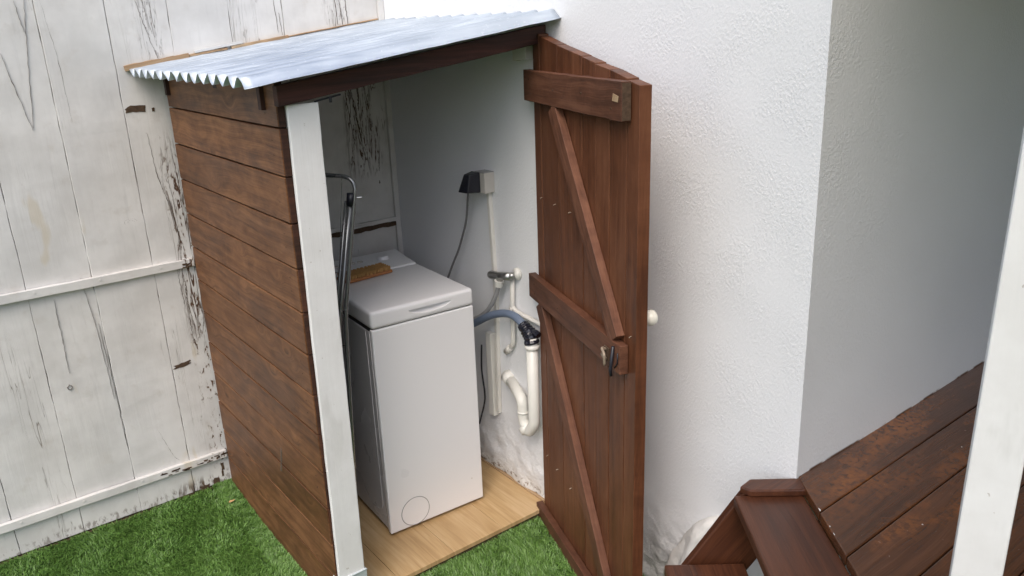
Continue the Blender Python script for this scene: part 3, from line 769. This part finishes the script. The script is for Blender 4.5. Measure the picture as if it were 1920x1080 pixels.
dg = bpy.context.evaluated_depsgraph_get(); nm_ = bpy.data.meshes.new_from_object(lid.evaluated_get(dg)); lid.modifiers.clear(); old = lid.data; lid.data = nm_; nm_.name = 'lid'
if not nm_.materials: nm_.materials.append(M['enamel_lid'])
bpy.data.objects.remove(cut)
for p in nm_.polygons: p.use_smooth = True
es = lid.modifiers.new('es', 'EDGE_SPLIT'); es.split_angle = R(32)
def cons_shape(bm):
    for v in bm.verts:
        if v.co.y > .5 and v.co.z > .85: v.co.z += .020
con = rb('control_panel', (.001, .418, .812), (.399, .602, .879), .010, M['enamel_lid'], shape=cons_shape)
# controls printed on the console, worn and barely readable: dial and keys
dk = lambda a, b: WO+WX*a+WY*b+UP*(.8795+(b-.42)/.18*.020)
mb = MB(); mb.tube([dk(.30, .52), dk(.30, .52)+UP*.014], [.024, .020], 24); mb.build('dial', M['enamel_lid'], con, smooth=False)
mb = MB()
for k in range(5): mb.box(dk(.07+.034*k, .53)+UP*.002, (.022, .012, .005), AX)
build_each(mb, 'button', M['socket'], con, bevel=.001)
# filter cover
fc = WO+WX*.104+WY*(-.0008)+UP*.072
mb = MB(); mb.tube([fc+WY*.002, fc-WY*.0006], .0560, 48)
cov = mb.build('filter_cover', M['enamel'], wm)
mb = MB(); mb.tube([fc+(WX*math.cos(a)+UP*math.sin(a))*.0570-WY*.0000 for a in np.linspace(0, 2*math.pi, 49)], .0015, 8, caps=False); mb.build('cover_groove', M['grey_hose'], cov)
mb = MB(); p = WO+WX*.352+UP*.115; mb.tube([p+WY*.001, p-WY*.0008], .0022, 10); mb.build('plug', M['socket'], wm)
for a, b in ((.04, .05), (.36, .05), (.04, .55), (.36, .55)):
    mb = MB(); p = WO+WX*a+WY*b; mb.tube([p+UP*.0005, p+UP*.016], .016, 12); mb.build('foot', M['black'], wm)

# ---- scrubbing brush lying on the lid
sb = empty('scrubbing_brush', (-.42, -.42, .878)); tag(sb, 'orange wooden scrubbing brush with tan bristles up, lying on the washing machine lid', 'brush')
bx = Vector((math.cos(R(4)), math.sin(R(4)), 0)); by = Vector((-bx.y, bx.x, 0)); bc_ = Vector((-.400, -.412, .8795))
mb = MB(); mb.box(bc_+UP*.007, (.200, .080, .012), (bx, by, UP), grain=0, segs=8, jit=.0006); mb.build('wooden_back', M['brushwood'], sb, .003)
mb = MB(); random.seed(8)
for i in range(12):
    for j in range(5):
        p = bc_+bx*(-.090+i*.0164)+by*(-.031+j*.0155)+UP*.013
        for q in range(22):
            a = random.uniform(0, 6.28); o_ = (bx*math.cos(a)+by*math.sin(a)); s_ = p+o_*random.uniform(.001, .006); e = s_+o_*random.uniform(0, .0012)+UP*random.uniform(.013, .015); mb.tube([s_, e], .0013, 4)
mb.build('bristles', M['tan'], sb)

# ---- folded clothes airer
ar = empty('clothes_airer', (-.70, -.86, 0)); tag(ar, 'folded grey metal clothes airer leaning between washing machine and white post', 'clothes airer')
def tb(name, pts, r, m='rack', rad=.05, par=ar, n=10): mb = MB(); mb.tube(corner(pts, rad, 7), r, n); return mb.build(name, M[m], par, smooth=True)
# outer hoop
tb('frame', [(-.845, -.645, .14), (-.80, -.665, 1.365), (-.622, -.868, 1.348), (-.701, -.860, .923), (-.712, -.860, .743), (-.75, -.860, .02)], .0065)
tb('frame', [(-.643, -.860, 1.290), (-.722, -.860, .911), (-.80, -.86, .30)], .0070)
tb('frame', [(-.650, -.842, 1.275), (-.722, -.842, .93), (-.79, -.842, .40)], .0055)
mb = MB(); mb.tube([(-.641, -.860, 1.300), (-.645, -.858, 1.262)], .0125, 12); mb.build('plastic_joint', M['black'], ar, smooth=True)
mb = MB(); mb.tube([(-.629, -.866, 1.285), (-.612, -.872, 1.285)], .003, 8); mb.build('rivet', M['chrome'], ar)
for k, (f0) in enumerate((.12, .30, .48, .66, .84)):
    a = Vector((-.80, -.665, 1.362)).lerp(Vector((-.627, -.872, 1.345)), f0); b = a+Vector((-.13, .02, -1.0))
    mb = MB(); mb.tube([a, a.lerp(b, .5)+Vector((0, 0, 0)), b], .0012, 5); mb.build('wire', M['rack'], ar)
for z in (1.05, .93, .82):
    mb = MB(); mb.tube([(-.82, -.66, z+.02), (-.675-(1.05-z)*.16, -.858, z)], .0012, 5); mb.build('wire', M['rack'], ar)

# ---- socket box, plug and lead
sk = empty('wall_socket', (0, -.69, 1.22)); tag(sk, 'beige weatherproof wall socket with a black cover flap, high on the wall', 'socket')
rbox('socket_box', (-.045, -.725, 1.186), (-.0, -.665, 1.262), .004, M['socket'], sk, 3)
mb = MB(); mb.box((-.024, -.695, 1.262), (.046, .058, .003)); mb.build('box_lip', M['grey_hose'], sk, .001)
mb = MB(); mb.prism([(-.047, -.668, 1.262), (-.115, -.650, 1.215), (-.112, -.650, 1.206), (-.050, -.668, 1.192)], (0, .0, 0.0001))
mb = MB()
A = [(-.046, -.700, 1.263), (-.046, -.648, 1.263), (-.046, -.632, 1.182), (-.046, -.700, 1.188)]; B = [(-.088, -.690, 1.256), (-.088, -.655, 1.256), (-.108, -.640, 1.190), (-.100, -.690, 1.190)]
for q in A+B: mb.v.append(Vector(q)); mb.b.append(Vector(q)); mb.r.append(.5)
for f in ((0, 1, 2, 3), (7, 6, 5, 4), (0, 4, 5, 1), (1, 5, 6, 2), (2, 6, 7, 3), (3, 7, 4, 0)): mb.f.append(f[::-1]); mb.mi.append(0)
mb.build('cover_flap', M['black'], sk, .004)
cb = MB(); cb.tube(spline([(-.060, -.640, 1.195), (-.058, -.632, 1.165), (-.050, -.612, 1.12), (-.045, -.590, 1.06), (-.042, -.558, 1.000), (-.042, -.520, .93), (-.045, -.475, .86), (-.048, -.430, .78), (-.05, -.40, .70), (-.06, -.38, .5)], 6), .0042, 8)
cbo = cb.build('power_cable', M['cable'], smooth=True); tag(cbo, 'thin grey power cable hanging from the wall socket behind the washing machine', 'cable')

# ---- trunking on the wall
mb = MB(); mb.bar((-.009, -.699, 1.185), (-.009, -.716, .80), .016, .016, up=(0, 1, 0), segs=10, jit=.0005); mb.bar((-.009, -.716, .80), (-.009, -.700, .28), .016, .016, up=(0, 1, 0), segs=10, jit=.0005)
cd_ = mb.build('conduit', M['paintpipe'], None, .002); tag(cd_, 'narrow white painted conduit running down the wall from the socket', 'conduit')
mb = MB(); mb.bar((-.012, -.668, .62), (-.012, -.668, .262), .034, .024, up=(0, 1, 0), segs=6, jit=.0004)
cd2 = mb.build('trunking', M['pvc'], None, .002); tag(cd2, 'wide cream cable trunking low on the wall beside the washing machine', 'trunking')
mb = MB(); mb.tube(spline([(-.03, -.63, .56), (-.03, -.622, .45), (-.034, -.640, .36), (-.03, -.628, .30), (-.04, -.60, .20)], 6), .0035, 8); o = mb.build('black_cable', M['black'], smooth=True); tag(o, 'black cable sagging between trunking and washing machine', 'cable')

# ---- tap, feed pipe, hoses, waste pipe
tp = empty('water_tap', (0, -.83, .885)); tag(tp, 'small dull grey metal washing machine tap on a white wall flange', 'tap')
mb = MB(); mb.tube([(-.001, -.846, .900), (-.010, -.846, .900), (-.016, -.843, .899)], [.024, .023, .016], 20); mb.build('flange', M['pvc'], tp, smooth=True)
mb = MB(); mb.tube([(-.012, -.842, .897), (-.036, -.838, .895)], .013, 14); mb.tube([(-.036, -.848, .897), (-.040, -.790, .888)], .0155, 16); mb.tube([(-.040, -.800, .888), (-.040, -.780, .868)], .011, 12); mb.build('tap_body', M['chrome'], tp, smooth=True)
mb = MB(); mb.tube([(-.040, -.792, .889), (-.041, -.735, .880), (-.041, -.728, .879)], [.0135, .0165, .015], 10); mb.build('tap_handle', M['chrome'], tp)
mb = MB(); mb.tube([(-.041, -.7285, .879), (-.041, -.7235, .878)], .009, 10); mb.build('handle_cap', M['black'], tp)
mb = MB(); mb.tube([(-.040, -.782, .868), (-.040, -.776, .845)], [.019, .016], 10); mb.build('hose_nut', M['pvc'], tp)
mb = MB(); mb.tube(spline([(-.040, -.776, .850), (-.042, -.764, .815), (-.045, -.735, .765), (-.05, -.690, .715), (-.06, -.635, .680), (-.08, -.57, .655), (-.10, -.50, .64)], 8), .0088, 12)
o = mb.build('inlet_hose', M['grey_hose'], smooth=True); tag(o, 'grey inlet hose curving from the tap down behind the washing machine', 'hose')
fp = empty('water_pipe', (0, -.82, .75)); tag(fp, 'thin white painted water pipe branching below the tap on the wall', 'pipe')
mb = MB(); mb.tube(corner([(-.018, -.832, .888), (-.018, -.826, .752), (-.020, -.828, .655), (-.020, -.826, .620), (-.016, -.785, .583)], .025, 6), .0088, 12); mb.build('pipe_run', M['paintpipe'], fp, smooth=True)
mb = MB(); mb.tube(corner([(-.018, -.820, .775), (-.018, -.850, .755), (-.018, -1.10, .741)], .02, 5), .0085, 12); mb.build('pipe_branch', M['paintpipe'], fp, smooth=True)
mb = MB(); mb.tube([(-.017, -.806, .602), (-.012, -.770, .570)], .0125, 12); mb.tube([(-.018, -.826, .768), (-.018, -.826, .742)], .011, 12); build_each(mb, 'pipe_fitting', M['paintpipe'], fp, smooth=True)
mb = MB(); mb.tube(spline([(-.11, -.53, .59), (-.085, -.590, .632), (-.07, -.660, .676), (-.06, -.740, .722), (-.055, -.820, .752), (-.052, -.880, .757), (-.05, -.925, .738), (-.05, -.955, .705)], 8), .0150, 14)
o = mb.build('drain_hose', M['blue_hose'], smooth=True); tag(o, 'blue grey drain hose arching from the washing machine into the waste pipe', 'hose')
wp = empty('waste_pipe', (0, -.95, .30)); tag(wp, 'cream white waste pipe with a bend at its foot, on the wall beside the door', 'pipe')
mb = MB(); mb.tube(corner([(-.048, -.975, .700), (-.048, -.975, .350), (-.046, -.935, .300), (-.044, -.905, .335), (-.044, -.900, .424), (-.004, -.768, .460)], .020, 7), [.0225]*2+[.0215]*200 if False else .0215, 18); mb.build('pipe_run', M['pvc'], wp, smooth=True)
mb = MB(); mb.tube([(-.048, -.975, .672), (-.048, -.975, .660), (-.048, -.975, .655)], [.0275, .0275, .024], 18); mb.build('collar', M['pvc'], wp, smooth=True)
mb = MB(); mb.tube([(-.045, -.930, .300), (-.045, -.912, .316)], .026, 16); mb.tube([(-.044, -.904, .372), (-.044, -.904, .378)], .0235, 16); mb.tube([(-.002, -.760, .462), (-.012, -.790, .454)], [.030, .025], 16); build_each(mb, 'pipe_fitting', M['pvc'], wp, smooth=True)
random.seed(3); mb = MB(); pts = spline([(-.05, -.925, .738), (-.049, -.945, .722), (-.049, -.965, .708), (-.048, -.975, .676)], 6)
mb.tube(pts, [.018+random.uniform(0, .007)+.006*i/len(pts) for i in range(len(pts))], 12); mb.tube(spline([(-.049, -.96, .715), (-.045, -.99, .722), (-.045, -1.01, .716)], 4), .012, 8)
mb.build('tape_wrap', M['tape'], wp)

# ================================================================ DECK, STEPS, PORCH
e2 = Vector((-.628, -.778, 0)).normalized(); n2 = Vector((e2.y, -e2.x, 0))       # along the deck edge, and out from it
ZD = .595
deck = empty('timber_deck', (.5, -2.6, .5)); tag(deck, 'raised varnished brown board deck with worn orange patches beside the white wall', 'deck')
edge0 = Vector((-.008, -2.046, 0)); YE = -2.017
def ex_at(y): return edge0.x+(y-edge0.y)*e2.x/e2.y
seams = [YE, -2.150, -2.284, -2.420, -2.556, -2.692, -2.828, -2.964, -3.10, -3.236, -3.372, -3.508]
random.seed(6)
mb = MB()
for k, (a, b) in enumerate(zip(seams[:-1], seams[1:])):
    g = .0018; ya, yb = a-g, b+g; rr = random.random(); of = Vector((random.uniform(0, 9), random.uniform(0, 9), 0)); base = len(mb.v); nS = 14
    for i in range(nS+1):
        for (y, z) in ((ya, ZD), (yb, ZD), (yb, ZD-.028), (ya, ZD-.028)):
            xl = max(ex_at(y), ex_at(-5)); x = xl+(4.6-xl)*i/nS; yy = y+(random.uniform(-.001, .001) if i else 0)
            mb.v.append(Vector((x, yy, z))); mb.b.append(Vector((x, yy, z))+of); mb.r.append(rr)
    for i in range(nS):
        A = base+4*i; B = A+4
        for j in range(4): j2 = (j+1) % 4; mb.f.append((A+j, A+j2, B+j2, B+j)[::1]); mb.mi.append(0)
    mb.f.append((base+3, base+2, base+1, base)); mb.mi.append(0); q = base+4*nS; mb.f.append((q, q+1, q+2, q+3)); mb.mi.append(0)
dkb = mb.build('deck_boards', M['deck'], deck, .003)
mb = MB(); mb.box((2.0, -2.9, ZD-.06), (4.2, 1.5, .05)); mb.build('joists', M['raw_dark'], deck)
# painted drips along the edge of the boards
random.seed(4); mb = MB()
for k in range(5):
    t = random.uniform(.10, .62); p = edge0+e2*t-n2*(.002+random.uniform(0, .003))+UP*(ZD+.0006); l = random.uniform(.003, .014)
    mb.box(p, (l, random.uniform(.0008, .002), .0012), (e2, n2, UP))
for k in range(3):
    p = Vector((random.uniform(-.1, .5), random.uniform(-2.5, -2.1), ZD+.0006)); mb.box(p, (random.uniform(.002, .007), random.uniform(.002, .004), .001), (e2, n2, UP))
build_each(mb, 'paint_drip', M['post'], deck)

st = empty('corner_steps', (-.3, -2.2, 0)); tag(st, 'red brown oiled timber steps going down from the deck edge to the turf', 'steps')
o1 = Vector((-.027, -2.055, 0))
def sp(a, b, z): return o1+e2*a+n2*b+UP*z               # a along the edge, b outwards
random.seed(15)
mb = MB(); mb.box(sp(.75, .0825, .557), (1.5, .180, .030), (e2, n2, UP), grain=0, segs=16, jit=.0008); mb.build('tread', M['stair'], st, .0035)
bo1 = (o1.dot(n2)); # = n-coordinate of the deck side
mb = MB(); mb.box(sp(.785, .244, .352), (1.55, .214, .030), (e2, n2, UP), grain=0, segs=16, jit=.0008); mb.build('tread', M['stair'], st, .0035)
mb = MB(); mb.box(sp(.785, .44, .145), (1.55, .214, .030), (e2, n2, UP), grain=0, segs=16, jit=.0008); mb.build('tread', M['stair'], st, .0035)
mb = MB(); mb.bar(sp(-.016, .081, .540), sp(-.016, .373, .080), .150, .026, up=(0, 0, 1), segs=10, jit=.0008); mb.build('stringer', M['stair'], st, .003)
mb = MB(); mb.bar(sp(1.5, .081, .540), sp(1.5, .373, .080), .150, .026, up=(0, 0, 1), segs=10, jit=.0008); mb.build('stringer', M['stair'], st, .003)
mb = MB(); mb.prism([sp(.012, -.010, .573), sp(.010, .132, .573), sp(-.010, .156, .573), sp(-.046, .120, .573), sp(-.046, -.015, .573)], (0, 0, .020)); mb.build('end_cap', M['stair'], st, .004)

# ---- porch: near white post, beam and roof out of frame that shade the deck
pp = empty('porch_post', (-.48, -2.66, ZD)); tag(pp, 'thick white painted porch post standing at the right edge of the photo', 'post')
p0 = Vector((-.5307, -2.6185, 0)); pd = Vector((.357, -.934, 0)).normalized(); p1 = p0+pd*.068; pn = Vector((pd.y, -pd.x, 0)); pw = (p1-p0).length
mb = MB(); mb.box((p0+p1)/2-pn*.045+UP*1.49, (pw, .09, 1.85), (pd, pn, UP), grain=2, segs=24, jit=.0005); mb.build('post_shaft', M['post'], pp, .003)
pr = empty('porch_roof', (1.5, -3.0, 2.5)); tag(pr, 'brown boarded porch roof over the deck', 'roof')
mb = MB(); q = [Vector((.04, -2.03, 2.52)), Vector((4.6, -2.03, 2.52)), Vector((4.6, -5.2, 2.34)), Vector((ex_at(-5.2)+.35, -5.2, 2.34))]; mb.prism(q, (0, 0, .08)); mb.build('roof_boards', M['soffit'], pr)

gw = MB(); gw.box((3.4, -5.25, .9), (6.4, .12, 2.0)); o = gw.build('unseen_light_block', M['olive'], None, .01); tag(o, 'unseen olive wall added beyond the deck to dim the wing wall', 'wall')  # added out of view to hold sky light off the wing wall
# ---- a dry leaf on the turf
mb = MB(); lc = Vector((-.955, -.165, GL+.045)); L = [(-.012, 0, 0), (-.004, .006, .003), (.008, .005, .001), (.014, 0, .004), (.007, -.005, .002), (-.005, -.006, .001)]
mb.prism([lc+Vector(v) for v in L], (0, 0, .0006)); o = mb.build('dry_leaf', M['leaf']); tag(o, 'small curled dry leaf on the turf by the plank side', 'leaf')
